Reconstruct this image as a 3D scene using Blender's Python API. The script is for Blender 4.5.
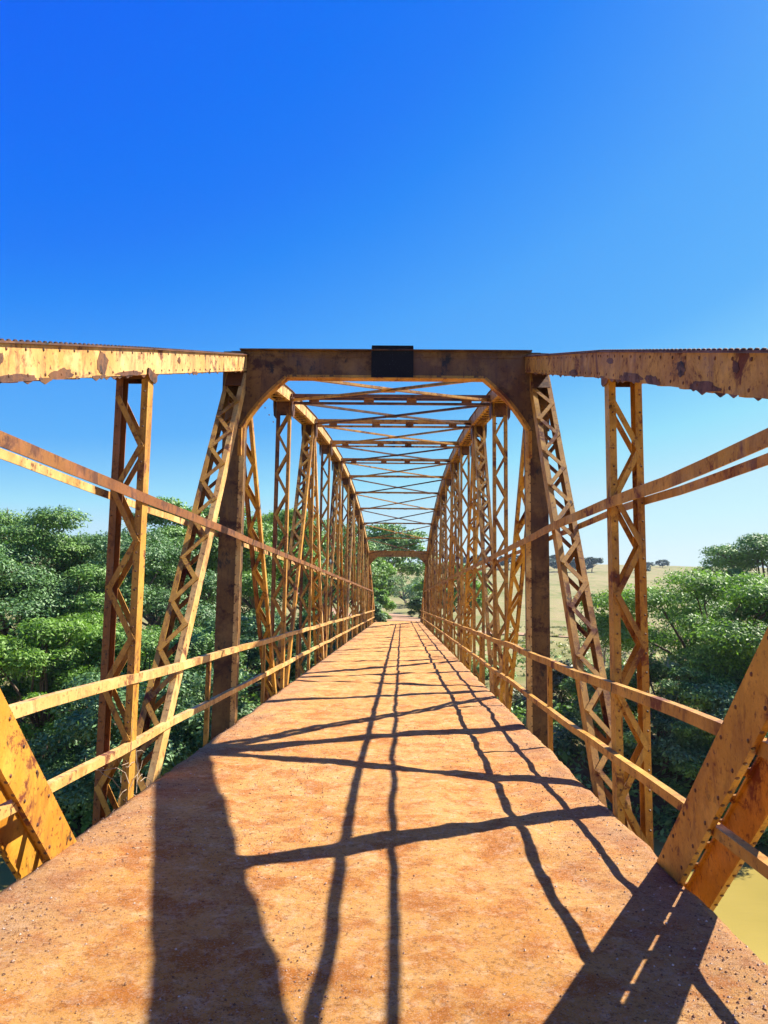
import bpy, math, random
import numpy as np
from mathutils import Vector, Matrix, noise

for o in list(bpy.data.objects):
    bpy.data.objects.remove(o)
SC = bpy.context.scene
COL = SC.collection

# ------------------------------------------------------------------ camera
PITCH, YAW, ROLL, CAMX, CAMH = 0.1156, 0.0235, -0.0133, 0.259, 1.6
F_PX = 780.0
def cam_matrix(p, y, r):
    cp, sp, cy, sy, cr, sr = math.cos(p), math.sin(p), math.cos(y), math.sin(y), math.cos(r), math.sin(r)
    B = np.array([[1, 0, 0], [0, 0, 1], [0, -1, 0]], float)
    Rz = np.array([[cr, -sr, 0], [sr, cr, 0], [0, 0, 1]])
    Rx = np.array([[1, 0, 0], [0, cp, -sp], [0, sp, cp]])
    Ry = np.array([[cy, -sy, 0], [sy, cy, 0], [0, 0, 1]])
    return Ry @ Rx @ B @ Rz
M = cam_matrix(PITCH, YAW, ROLL)
cd = bpy.data.cameras.new('camera')
cam = bpy.data.objects.new('camera', cd)
COL.objects.link(cam)
m4 = Matrix.Identity(4)
for i in range(3):
    m4[i][0] = M[i, 0]; m4[i][1] = -M[i, 1]; m4[i][2] = -M[i, 2]
m4[0][3], m4[1][3], m4[2][3] = CAMX, 0.0, CAMH
cam.matrix_world = m4
cd.sensor_width = 36
cd.lens = F_PX / 1024 * 36
cd.clip_start = 0.05
cd.clip_end = 6000
SC.camera = cam

# ------------------------------------------------------------------ light
SUN = Vector((0.835, 0.447, 1.0)).normalized()
EL = math.asin(SUN.z); AZ = math.atan2(SUN.x, SUN.y)
w = bpy.data.worlds.new("World"); SC.world = w; w.use_nodes = True
nt = w.node_tree; nt.nodes.clear()
sky = nt.nodes.new('ShaderNodeTexSky'); sky.sky_type = 'NISHITA'; sky.sun_disc = False
sky.sun_elevation = EL; sky.sun_rotation = AZ
sky.altitude = 400; sky.air_density = 1.0; sky.dust_density = 0.35; sky.ozone_density = 5.0
sep = nt.nodes.new('ShaderNodeSeparateColor'); com = nt.nodes.new('ShaderNodeCombineColor')
nt.links.new(sky.outputs[0], sep.inputs[0])
# tone response of the sky colour (deep saturated blue overhead, pale at the horizon), per channel of the Nishita sky
CURVES = [
    [(0, 0), (1.0, .002), (1.21, .016), (1.55, .08), (1.9, .115), (2.57, .34), (3.2, .55), (5, .75), (9, .95)],
    [(0, 0), (1.5, .135), (2.0, .205), (2.2, .26), (2.7, .39), (3.3, .47), (4.3, .78), (6, .93), (9.5, 1.0)],
    [(0, .3), (3.0, .98), (7, 1.0)]]
for ci, st in enumerate(CURVES):
    mu = nt.nodes.new('ShaderNodeMath'); mu.operation = 'MULTIPLY'; mu.inputs[1].default_value = .1; nt.links.new(sep.outputs[ci], mu.inputs[0])
    cr = nt.nodes.new('ShaderNodeValToRGB'); e = cr.color_ramp
    e.elements[0].position = 0; e.elements[0].color = (st[0][1],)*3+(1,); e.elements[1].position = 1; e.elements[1].color = (st[-1][1],)*3+(1,)
    for p_, v_ in st[1:]:
        q_ = e.elements.new(p_*.1); q_.color = (v_, v_, v_, 1)
    nt.links.new(mu.outputs[0], cr.inputs[0])
    m2 = nt.nodes.new('ShaderNodeMath'); m2.operation = 'MULTIPLY'; m2.inputs[1].default_value = 4.0; nt.links.new(cr.outputs[0], m2.inputs[0])
    nt.links.new(m2.outputs[0], com.inputs[ci])
bg = nt.nodes.new('ShaderNodeBackground'); bg.inputs[1].default_value = 0.091
wo = nt.nodes.new('ShaderNodeOutputWorld')
nt.links.new(com.outputs[0], bg.inputs[0]); nt.links.new(bg.outputs[0], wo.inputs[0])
sl = bpy.data.lights.new('sun', 'SUN'); sl.energy = 5.0; sl.angle = math.radians(0.5); sl.color = (1.0, 0.93, 0.82)
so = bpy.data.objects.new('sun', sl); COL.objects.link(so)
so.rotation_euler = (-SUN).to_track_quat('-Z', 'Y').to_euler()
SC.view_settings.view_transform = 'Standard'; SC.view_settings.look = 'None'
SC.view_settings.gamma = 1.0; SC.view_settings.exposure = 1.4
SC.view_settings.use_curve_mapping = False

# ------------------------------------------------------------------ helpers
def tag(o, label=None, cat=None, group=None, kind=None):
    if label: o['label'] = label
    if cat: o['category'] = cat
    if group: o['group'] = group
    if kind: o['kind'] = kind
    return o
def empty(name, loc=(0, 0, 0)):
    o = bpy.data.objects.new(name, None); COL.objects.link(o); o.location = loc; return o

class MB:
    def __init__(s): s.v = []; s.f = []
    def box8(s, c, ax, ay, az):
        """box by centre and three half-axis vectors"""
        n = len(s.v); c = Vector(c)
        for k in (-1, 1):
            for j in (-1, 1):
                for i in (-1, 1):
                    s.v.append(tuple(c + ax*i + ay*j + az*k))
        s.f += [(n, n+2, n+3, n+1), (n+4, n+5, n+7, n+6), (n, n+1, n+5, n+4), (n+2, n+6, n+7, n+3), (n, n+4, n+6, n+2), (n+1, n+3, n+7, n+5)]
    def box(s, x0, x1, y0, y1, z0, z1):
        s.box8(((x0+x1)/2, (y0+y1)/2, (z0+z1)/2), Vector(((x1-x0)/2, 0, 0)), Vector((0, (y1-y0)/2, 0)), Vector((0, 0, (z1-z0)/2)))
    def bar(s, a, b, side, ws, wt):
        """bar from a to b; side = direction of width ws; wt = the other thickness"""
        a = Vector(a); b = Vector(b); d = (b-a); L = d.length; d = d/L
        side = Vector(side); side = (side - d*side.dot(d)).normalized(); up = side.cross(d)
        s.box8((a+b)/2, side*ws/2, d*L/2, up*wt/2)
    def poly(s, pts2, x=None, y=None, th=0.02):
        """prism; pts2 in yz at x, or xz at y"""
        n = len(s.v); k = len(pts2)
        for sg in (-.5, .5):
            for a, b in pts2:
                s.v.append((x+sg*th, a, b) if y is None else (a, y+sg*th, b))
        s.f.append(tuple(range(n, n+k))); s.f.append(tuple(reversed(range(n+k, n+2*k))))
        for i in range(k):
            j = (i+1) % k
            s.f.append((n+i, n+k+i, n+k+j, n+j))
    def tube(s, pts, rad, n=6):
        pts = [Vector(p) for p in pts]; base = len(s.v)
        for i, p in enumerate(pts):
            d = (pts[min(i+1, len(pts)-1)] - pts[max(i-1, 0)]).normalized()
            u = d.cross(Vector((0, 0, 1)));
            if u.length < .05: u = d.cross(Vector((0, 1, 0)))
            u.normalize(); v = d.cross(u)
            for k in range(n):
                a = 2*math.pi*k/n; s.v.append(tuple(p + (u*math.cos(a)+v*math.sin(a))*rad[i]))
        for i in range(len(pts)-1):
            for k in range(n):
                k2 = (k+1) % n
                s.f.append((base+i*n+k, base+i*n+k2, base+(i+1)*n+k2, base+(i+1)*n+k))
        s.f.append(tuple(base+k for k in reversed(range(n)))); s.f.append(tuple(base+(len(pts)-1)*n+k for k in range(n)))
    def rivet(s, p, nrm, r=.014, h=.009):
        p = Vector(p); nrm = Vector(nrm).normalized(); u = nrm.orthogonal().normalized(); v = nrm.cross(u); b = len(s.v)
        for rr, hh in ((r, 0), (r*.72, h*.75)):
            for k in range(6):
                a = k*math.pi/3; s.v.append(tuple(p+(u*math.cos(a)+v*math.sin(a))*rr+nrm*hh))
        s.v.append(tuple(p+nrm*h))
        for k in range(6):
            k2 = (k+1) % 6
            s.f.append((b+k, b+k2, b+6+k2, b+6+k)); s.f.append((b+6+k, b+6+k2, b+12))
    def build(s, name, mat, parent=None, smooth=False, extra=()):
        V = list(s.v); F = list(s.f); mi = [0]*len(F)
        for q, (e, em) in enumerate(extra):
            n = len(V); V += e.v; F += [tuple(i+n for i in f) for f in e.f]; mi += [q+1]*len(e.f)
        me = bpy.data.meshes.new(name); me.from_pydata(V, [], F); me.update()
        me.materials.append(mat)
        for e, em in extra: me.materials.append(em)
        if extra: me.polygons.foreach_set('material_index', mi)
        if smooth:
            me.polygons.foreach_set('use_smooth', [True]*len(me.polygons))
        o = bpy.data.objects.new(name, me); COL.objects.link(o)
        if parent: o.parent = parent
        return o

# ------------------------------------------------------------------ materials
def mat(name):
    m = bpy.data.materials.new(name); m.use_nodes = True; m.node_tree.nodes.clear()
    return m, m.node_tree
class N:
    def __init__(s, tree): s.t = tree
    def n(s, typ, **kw):
        x = s.t.nodes.new(typ)
        for k, v in kw.items(): setattr(x, k, v)
        return x
    def l(s, a, b): s.t.links.new(a, b)
    def noise(s, vec, scale, detail=4, rough=.55, dist=0):
        x = s.n('ShaderNodeTexNoise'); x.inputs['Scale'].default_value = scale; x.inputs['Detail'].default_value = detail
        x.inputs['Roughness'].default_value = rough; x.inputs['Distortion'].default_value = dist; s.l(vec, x.inputs['Vector']); return x.outputs['Fac']
    def ramp(s, fac, stops):
        x = s.n('ShaderNodeValToRGB'); r = x.color_ramp
        while len(r.elements) > 1: r.elements.remove(r.elements[-1])
        r.elements[0].position = stops[0][0]; r.elements[0].color = c4(stops[0][1])
        for p, c in stops[1:]:
            e = r.elements.new(p); e.color = c4(c)
        s.l(fac, x.inputs[0]); return x.outputs[0]
    def mix(s, fac, a, b, mode='MIX'):
        x = s.n('ShaderNodeMix', data_type='RGBA', blend_type=mode)
        for sock, val in ((0, fac), (6, a), (7, b)):
            if hasattr(val, 'is_linked') or hasattr(val, 'links'): s.l(val, x.inputs[sock])
            else: x.inputs[sock].default_value = val if sock == 0 else c4(val)
        return x.outputs[2]
    def mapping(s, vec, scale):
        x = s.n('ShaderNodeMapping'); x.inputs['Scale'].default_value = scale; s.l(vec, x.inputs['Vector']); return x.outputs[0]
    def bump(s, h, st, dist=.02):
        x = s.n('ShaderNodeBump'); x.inputs['Strength'].default_value = st; x.inputs['Distance'].default_value = dist; s.l(h, x.inputs['Height']); return x.outputs[0]
    def out(s, shader):
        o = s.n('ShaderNodeOutputMaterial'); s.l(shader, o.inputs[0])
    def pbsdf(s, col, rough=.6, normal=None, spec=.5):
        p = s.n('ShaderNodeBsdfPrincipled')
        if hasattr(col, 'links'): s.l(col, p.inputs['Base Color'])
        else: p.inputs['Base Color'].default_value = c4(col)
        if hasattr(rough, 'links'): s.l(rough, p.inputs['Roughness'])
        else: p.inputs['Roughness'].default_value = rough
        p.inputs['Specular IOR Level'].default_value = spec
        if normal is not None: s.l(normal, p.inputs['Normal'])
        return p.outputs[0]
def c4(c):
    if isinstance(c, (int, float)): return (c, c, c, 1)
    return tuple(c) + (1,) if len(c) == 3 else tuple(c)

def steel_mat(name, paint, paint2, rust, dark, rust_amt, dark_amt):
    m, t = mat(name); k = N(t)
    g = k.n('ShaderNodeTexCoord').outputs['Object']
    base = k.mix(k.ramp(k.noise(g, 1.3, 4), [(.35, 0), (.65, 1)]), paint, paint2)
    st = k.noise(k.mapping(g, (3.1, 2.3, .9)), 1.6, 6, .68, .8)
    base = k.mix(k.ramp(st, [(.48, 0), (.72, .75)]), base, rust)
    big = k.noise(g, 2.0, 10, .74, .4)
    base = k.mix(k.ramp(big, [(rust_amt, 0), (rust_amt+.05, 1)]), base, rust)
    base = k.mix(k.ramp(k.noise(k.mapping(g, (6, 2, .7)), 3.2, 5, .7), [(.56, 0), (.66, .8)]), base, rust)
    sp = k.noise(g, 22, 5, .7)
    base = k.mix(k.ramp(sp, [(.58, 0), (.64, .9)]), base, rust)
    base = k.mix(k.ramp(k.noise(g, 3.6, 6, .6), [(.52, 0), (.66, .55)]), base, [min(.8, v*1.35+.02) for v in paint])
    dk = k.noise(k.mapping(g, (1, 1, .7)), 5.5, 6, .7)
    base = k.mix(k.ramp(dk, [(dark_amt, 0), (dark_amt+.07, 1)]), base, dark)
    fine = k.noise(g, 70, 3, .7)
    base = k.mix(.35, base, k.ramp(fine, [(.3, .35), (.7, 1.0)]), 'MULTIPLY')
    hgt = k.mix(.5, k.ramp(big, [(rust_amt, 1), (rust_amt+.05, 0)]), k.noise(g, 90, 3, .7))
    k.out(k.pbsdf(base, k.ramp(big, [(.4, .42), (.65, .85)]), k.bump(hgt, .35, .004), .4))
    return m
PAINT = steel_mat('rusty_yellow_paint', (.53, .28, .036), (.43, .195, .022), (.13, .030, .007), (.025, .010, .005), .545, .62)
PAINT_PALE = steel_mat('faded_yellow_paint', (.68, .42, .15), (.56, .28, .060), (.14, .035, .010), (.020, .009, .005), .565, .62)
PAINT_RUST = steel_mat('rust_worn_paint', (.15, .048, .012), (.17, .07, .016), (.07, .022, .008), (.012, .008, .005), .50, .58)
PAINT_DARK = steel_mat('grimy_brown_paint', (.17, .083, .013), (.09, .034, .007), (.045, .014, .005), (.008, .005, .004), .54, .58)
PAINT_WORN = steel_mat('red_brown_worn_paint', (.22, .07, .015), (.27, .11, .020), (.09, .026, .007), (.025, .010, .005), .52, .62)
PAINT_ORANGE = steel_mat('orange_worn_paint', (.55, .27, .024), (.45, .185, .014), (.15, .028, .006), (.035, .010, .005), .555, .63)

def plain(name, col, rough=.7, noise_scale=20, var=.5, bump=.3, spec=.3):
    m, t = mat(name); k = N(t); g = k.n('ShaderNodeTexCoord').outputs['Object']
    n1 = k.noise(g, noise_scale, 5, .6)
    c = k.mix(var, col, k.ramp(n1, [(.3, .25), (.7, 1.3)]), 'MULTIPLY')
    k.out(k.pbsdf(c, rough, k.bump(n1, bump, .01), spec)); return m
m, t = mat('dark_enamel_plate'); k = N(t); PLATE = m
g = k.n('ShaderNodeTexCoord').outputs['Object']
c = k.mix(k.ramp(k.noise(k.mapping(g, (1.6, 1, 1)), 34, 4, .6), [(.60, 0), (.68, .8)]), (.004, .0045, .008), (.045, .05, .06))
k.out(k.pbsdf(c, .75, None, .15))
CONC = plain('weathered_concrete', (.20, .16, .12), .9, 6, .6, .5)
BARK = plain('grey_brown_bark', (.16, .11, .075), .9, 14, .7, .6)
BARKPALE = plain('pale_dry_bark', (.30, .24, .19), .9, 14, .6, .5)
STONE = plain('pale_stone', (.45, .40, .34), .8, 40, .4, .3)
m, t = mat('mixed_gravel'); k = N(t); GRAVEL = m
k.out(k.pbsdf(k.ramp(k.n('ShaderNodeNewGeometry').outputs['Random Per Island'], [(0, (.10, .045, .022)), (.4, (.22, .10, .045)), (.7, (.38, .22, .13)), (1, (.55, .44, .34))]), .9))
TWIG = plain('dry_vine', (.36, .27, .18), .9, 20, .5, .3)

# dirt covered deck
m, t = mat('orange_dirt_deck'); k = N(t); DIRT = m
g = k.n('ShaderNodeTexCoord').outputs['Object']
c = k.mix(k.ramp(k.noise(g, .9, 5, .6), [(.36, 0), (.62, 1)]), (.55, .245, .052), (.60, .32, .095))
c = k.mix(k.ramp(k.noise(g, 2.6, 9, .74), [(.47, 0), (.58, .85)]), c, (.40, .125, .018))
c = k.mix(k.ramp(k.noise(g, 8.5, 12, .82), [(.51, 0), (.64, .6)]), c, (.72, .51, .31))
# grey gravelly margins
sx = k.n('ShaderNodeSeparateXYZ'); k.l(g, sx.inputs[0])
ab = k.n('ShaderNodeMath', operation='ABSOLUTE'); k.l(sx.outputs[0], ab.inputs[0])
ad = k.n('ShaderNodeMath', operation='ADD'); k.l(ab.outputs[0], ad.inputs[0])
nn = k.n('ShaderNodeMath', operation='MULTIPLY_ADD'); k.l(k.noise(g, 1.6, 5, .65), nn.inputs[0]); nn.inputs[1].default_value = 2.2; nn.inputs[2].default_value = -1.1
k.l(nn.outputs[0], ad.inputs[1])
c = k.mix(k.ramp(k.mix(1.0, ad.outputs[0], (.5, .5, .5), 'MULTIPLY'), [(.62, 0), (1.0, .6)]), c, (.30, .165, .095))
c = k.mix(k.ramp(k.noise(g, 30, 8, .85), [(.52, 0), (.60, .75)]), c, (.17, .062, .018))
c = k.mix(k.ramp(k.noise(g, 105, 4, .8), [(.54, 0), (.62, .85)]), c, (.46, .32, .22))
vor = k.n('ShaderNodeTexVoronoi'); vor.inputs['Scale'].default_value = 55; k.l(g, vor.inputs['Vector'])
c = k.mix(k.ramp(vor.outputs['Distance'], [(.08, .5), (.16, 0)]), c, (.08, .035, .02))
b1 = k.noise(g, 11, 9, .78); b2 = k.noise(g, 85, 5, .85)
nb = k.bump(b1, .9, .025)
bn = k.n('ShaderNodeBump'); bn.inputs['Strength'].default_value = 1.0; bn.inputs['Distance'].default_value = .010; k.l(b2, bn.inputs['Height']); k.l(nb, bn.inputs['Normal'])
k.out(k.pbsdf(c, .95, bn.outputs[0], .1))

# terrain: dry pasture, soil
m, t = mat('pasture_ground'); k = N(t); GROUND = m
g = k.n('ShaderNodeTexCoord').outputs['Object']
c = k.mix(k.ramp(k.noise(g, .02, 5, .6), [(.4, 0), (.6, 1)]), (.235, .215, .085), (.165, .18, .055))
c = k.mix(k.ramp(k.noise(g, .35, 8, .7), [(.42, 0), (.62, .8)]), c, (.29, .215, .12))
c = k.mix(k.ramp(k.noise(k.mapping(g, (1, .5, 1)), .12, 6, .65), [(.52, 0), (.66, .7)]), c, (.10, .13, .03))
sz = k.n('ShaderNodeSeparateXYZ'); k.l(g, sz.inputs[0])
mr = k.n('ShaderNodeMapRange'); mr.inputs['From Min'].default_value = -4.8; mr.inputs['From Max'].default_value = -3.2; k.l(sz.outputs[2], mr.inputs['Value'])
c = k.mix(mr.outputs[0], (.11, .075, .04), c)
k.out(k.pbsdf(c, .95, k.bump(k.noise(g, 1.5, 8, .7), .8, .15), .1))

m, t = mat('dirt_road_surface'); k = N(t); ROADM = m
g = k.n('ShaderNodeTexCoord').outputs['Object']
c = k.mix(k.ramp(k.noise(g, .8, 6, .65), [(.4, 0), (.6, 1)]), (.36, .20, .13), (.30, .21, .12))
k.out(k.pbsdf(c, .95, k.bump(k.noise(g, 6, 6, .7), .6, .04), .1))

m, t = mat('muddy_river_water'); k = N(t); WATER = m
g = k.n('ShaderNodeTexCoord').outputs['Object']
c = k.mix(k.ramp(k.noise(g, .12, 4, .5), [(.4, 0), (.65, 1)]), (.36, .275, .072), (.28, .22, .055))
k.out(k.pbsdf(c, .12, k.bump(k.noise(k.mapping(g, (1, 1.8, 1)), 1.6, 4, .6), .25, .04), .35))

def leaf_mat(name, cols, trans=.15):
    m, t = mat(name); k = N(t)
    ge = k.n('ShaderNodeNewGeometry'); g = k.n('ShaderNodeTexCoord').outputs['Object']
    c = k.ramp(ge.outputs['Random Per Island'], [(i/(len(cols)-1), x) for i, x in enumerate(cols)])
    c = k.mix(k.ramp(k.noise(g, .45, 3, .5), [(.4, 0), (.62, .55)]), c, [v*1.15 for v in cols[-1]])
    p = k.n('ShaderNodeBsdfPrincipled'); k.l(c, p.inputs['Base Color']); p.inputs['Roughness'].default_value = .55; p.inputs['Specular IOR Level'].default_value = .45
    tr = k.n('ShaderNodeBsdfTranslucent'); k.l(k.mix(1.0, c, (1.1, 1.25, .5), 'MULTIPLY'), tr.inputs[0])
    mx = k.n('ShaderNodeMixShader'); mx.inputs[0].default_value = trans; k.l(p.outputs[0], mx.inputs[1]); k.l(tr.outputs[0], mx.inputs[2])
    k.out(mx.outputs[0]); return m
LEAF_MID = leaf_mat('mid_green_leaves', [(.035, .09, .014), (.095, .20, .03), (.20, .36, .065)])
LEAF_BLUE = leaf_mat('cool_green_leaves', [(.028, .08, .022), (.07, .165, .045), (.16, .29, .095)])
LEAF_BRIGHT = leaf_mat('bright_green_leaves', [(.045, .11, .014), (.11, .23, .025), (.23, .39, .06)], .35)
LEAF_FAR = leaf_mat('dark_far_leaves', [(.02, .05, .02), (.03, .07, .03), (.045, .09, .035)], .15)
LEAF_DRY = leaf_mat('olive_scrub_leaves', [(.06, .08, .025), (.10, .12, .04), (.17, .16, .07)])

# ------------------------------------------------------------------ terrain
WATER_Z = -6.0
def sm(a, b, x):
    t = min(1, max(0, (x-a)/(b-a))); return t*t*(3-2*t)
def shore(x):
    return 24.2 + 1.2*math.sin(x*.11+.6) + .6*math.sin(x*.37)
def ground(x, y, road=True):
    ys = shore(x)
    n = noise.noise(Vector((x*.05, y*.05, 0)))*.9 + noise.noise(Vector((x*.22, y*.22, 5)))*.25
    if y < -26: z = -7.2 + 6.5*sm(-26, -45, y) if y > -45 else -.7
    z = -7.5
    z += 3.4*sm(ys-2.0, ys+7, y)
    z += 1.6*sm(ys+7, 78, y)
    z += 25.5*sm(80, 470, y)**1.05 - 45*sm(455, 1500, y)
    z += .8*noise.noise(Vector((x*.006, y*.006, 9)))*sm(90, 250, y)*4
    if y < -20: z = -7.5 + 6.5*sm(-20, -34, y)
    if y > ys or y < -24: z += n*min(1, abs(y-ys)/10)*.7
    if road:
        e = sm(9, 3.6, abs(x)) if False else (1-sm(3.4, 9, abs(x)))
        far = 1-sm(120, 150, y)
        if y > 69.5: z = z*(1-e*far) + (-.12)*e*far if z < -.12 or y < 110 else z
        elif y > 60: z = z*(1-e*sm(60, 69.5, y)) + (-.12)*e*sm(60, 69.5, y)
        elif y < -7: z = z*(1-e*sm(-7-1, -16, y)*1.0) + (-.12)*e*sm(-7-1, -16, y)
    return z
def axis(lo, hi, s0, grow):
    a = [0.0]; s = s0
    while a[-1] < hi: a.append(a[-1]+s); s = s0 + grow*abs(a[-1])
    b = [0.0]
    while b[-1] > lo: b.append(b[-1] - (s0+grow*abs(b[-1])))
    return sorted(set(a+b))
xs = axis(-2600, 2600, 1.1, .035); ys_ = sorted([40+v for v in axis(-1200, 2900, 1.1, .02)])
vv = [(x, y, ground(x, y)) for y in ys_ for x in xs]
nx = len(xs); ff = []
for j in range(len(ys_)-1):
    for i in range(nx-1):
        a = j*nx+i; ff.append((a, a+1, a+nx+1, a+nx))
tb = MB(); tb.v = vv; tb.f = ff
tag(tb.build('ground', GROUND, None, True), 'dry pasture and river banks rising to a low hill', 'ground', kind='structure')
wb = MB(); wb.v = [(-900, -30, WATER_Z), (900, -30, WATER_Z), (900, 60, WATER_Z), (-900, 60, WATER_Z)]; wb.f = [(0, 1, 2, 3)]
tag(wb.build('water', WATER), 'muddy yellow green river flowing under the bridge', 'river', kind='structure')
def ribbon(name, path, wid, mt, label, lift=.03, step=1.2):
    b = MB(); pts = []
    for i in range(len(path)-1):
        a, c = Vector(path[i]), Vector(path[i+1]); n = max(1, int((c-a).length/step))
        for q in range(n): pts.append(a.lerp(c, q/n))
    pts.append(Vector(path[-1])); K = 6
    for i, p in enumerate(pts):
        d = (pts[min(i+1, len(pts)-1)]-pts[max(0, i-1)]).normalized(); s = Vector((d.y, -d.x))
        for q in range(K+1):
            u = (q/K-.5)*wid*(1+.12*noise.noise(Vector((p.x*.2, p.y*.2, q))))
            x, y = p.x+s.x*u, p.y+s.y*u
            b.v.append((x, y, ground(x, y)+lift+.05*sm(0, 1, 1-abs(q/K-.5)*2)))
    for i in range(len(pts)-1):
        for q in range(K):
            a = i*(K+1)+q; b.f.append((a, a+1, a+K+2, a+K+1))
    return tag(b.build(name, mt, None, True), label, 'road', kind='structure')
ribbon('road', [(0, 69.7), (0, 84), (-1.0, 105), (-6, 130), (-18, 165), (-30, 210)], 4.6, ROADM, 'pale dirt road running on beyond the bridge', .10)
ribbon('path', [(8, 99), (30, 97), (60, 101), (110, 112), (190, 140)], 5.0, ROADM, 'bare earth track crossing the pasture on the right', .14)
ribbon('road', [(0, -8.2), (0, -60)], 4.6, ROADM, 'dirt road leading onto the near end of the bridge', .10)

# ------------------------------------------------------------------ bridge
B = empty('steel_truss_bridge', (0, 0, 0))
tag(B, 'old rusty yellow steel truss bridge with an orange dirt deck over the river', 'bridge')
XT = 2.12
P = 4.2; Y0 = 10.8
NODES = [(-7.6, -.86), (-1.8, 1.0), (2.4, 2.34), (6.6, 3.67), (10.8, 4.98)]
mid = [5.62, 6.12, 6.46, 6.70, 6.78, 6.70, 6.46, 6.12, 5.62]
for i, z in enumerate(mid): NODES.append((Y0+P*(i+1), z))
NODES += [(52.8, 4.98), (57.0, 3.67), (61.2, 2.34), (65.4, 1.0), (71.2, -.86)]
ZB = -1.0
YS, YE = -8.0, 71.0
DHW = 1.95

# deck with real undulation
def deckz(x, y):
    e_ = 1-.8*min(1, abs(x)/1.95)**5
    return e_*.034*noise.noise(Vector((x*1.1, y*1.1, 3))) + e_*.020*noise.noise(Vector((x*3.1, y*3.1, 8))) + .008*noise.noise(Vector((x*9, y*9, 2))) - .012
b = MB(); W = 60; dy = []
y = YS
while y < YE: dy.append(y); y += .07 if 2 < y < 14 else (.14 if y < 35 else .3)
dy.append(YE)
for y in dy:
    e0 = -DHW + .035*noise.noise(Vector((0, y*1.5, 0))) + .012*noise.noise(Vector((0, y*8, 0)))
    e1 = DHW + .035*noise.noise(Vector((7, y*1.5, 0))) + .012*noise.noise(Vector((7, y*8, 0)))
    b.v.append((e0+.01, y, -.17))
    for i in range(W+1):
        x = e0+(e1-e0)*i/W; drop = -.02 if i in (0, W) else 0
        b.v.append((x, y, deckz(x, y)+drop))
    b.v.append((e1-.01, y, -.17))
K = W+3
for j in range(len(dy)-1):
    for i in range(K-1):
        a = j*K+i; b.f.append((a, a+1, a+K+1, a+K))
    b.f.append((j*K+K-1, j*K, (j+1)*K, (j+1)*K+K-1))
b.f.append(tuple(range(K))); b.f.append(tuple(reversed(range((len(dy)-1)*K, len(dy)*K))))
DECK = b.build('deck', DIRT, B, True)
b = MB()
for s_ in (-1, 1):
    b.box(min(s_*1.90, s_*1.90+s_*.012), max(s_*1.90, s_*1.90+s_*.012), YS+.1, YE-.1, -.34, -.175); b.box(min(s_*1.80, s_*1.898), max(s_*1.80, s_*1.898), YS+.1, YE-.1, -.185, -.173)
b.build('edge_angle', PAINT_RUST, B)
DECK['label'] = 'orange dirt covered deck with gravelly edges'

def channel(b, A, Bp, x, W, D, F=.07, t=.012, sides=(-1, 1)):
    """pair of channels either side of plane x, webs D deep in the truss plane, flanges turned inward"""
    A = Vector((x, A[0], A[1])); C = Vector((x, Bp[0], Bp[1])); d = (C-A).normalized(); X = Vector((1, 0, 0)); up = X.cross(d)
    for s in sides:
        o = X*s*(W/2-t/2)
        b.bar(A+o, C+o, X, t, D)
        for q in (-1, 1):
            o2 = X*s*(W/2-t-F/2)+up*q*(D/2-t/2)
            b.bar(A+o2, C+o2, X, F, t)
def lacing(b, A, Bp, x, W, D, pitch, bw=.045, t=.010, start=.25, both=True):
    A = Vector((x, A[0], A[1])); C = Vector((x, Bp[0], Bp[1])); L = (C-A).length; d = (C-A)/L; X = Vector((1, 0, 0)); up = X.cross(d)
    n = max(2, round((L-2*start)/pitch)); h = (L-2*start)/n; w2 = W/2-.035
    for q in (-1, 1) if both else (-1,):
        for i in range(n):
            s = 1 if i % 2 else -1
            a = A+d*(start+h*i)+X*s*w2+up*q*(D/2+t/2+.001*(1+i % 2*8)); c = A+d*(start+h*(i+1))-X*s*w2+up*q*(D/2+t/2+.001*(1+i % 2*8))
            e = (c-a).normalized()*.025
            sd = up.cross((c-a).normalized())
            b.bar(a-e, c+e, sd, bw, t)
def gusset(b, x, y, z, W, wy, wz, side=0):
    for s in (-1, 1):
        k = .28
        pts = [(y-wy/2, z+wz*.3), (y-wy/2, z-wz*.3), (y-wy*k, z-wz*.7), (y+wy*k, z-wz*.7), (y+wy/2, z-wz*.3), (y+wy/2, z+wz*.3)]
        b.poly(pts, x=x+s*(W/2+.008), th=.010)

def chord_z(y):
    for (a, za), (c, zc) in zip(NODES, NODES[1:]):
        if a <= y <= c: return za+(zc-za)*(y-a)/(c-a)
    return -1

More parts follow.
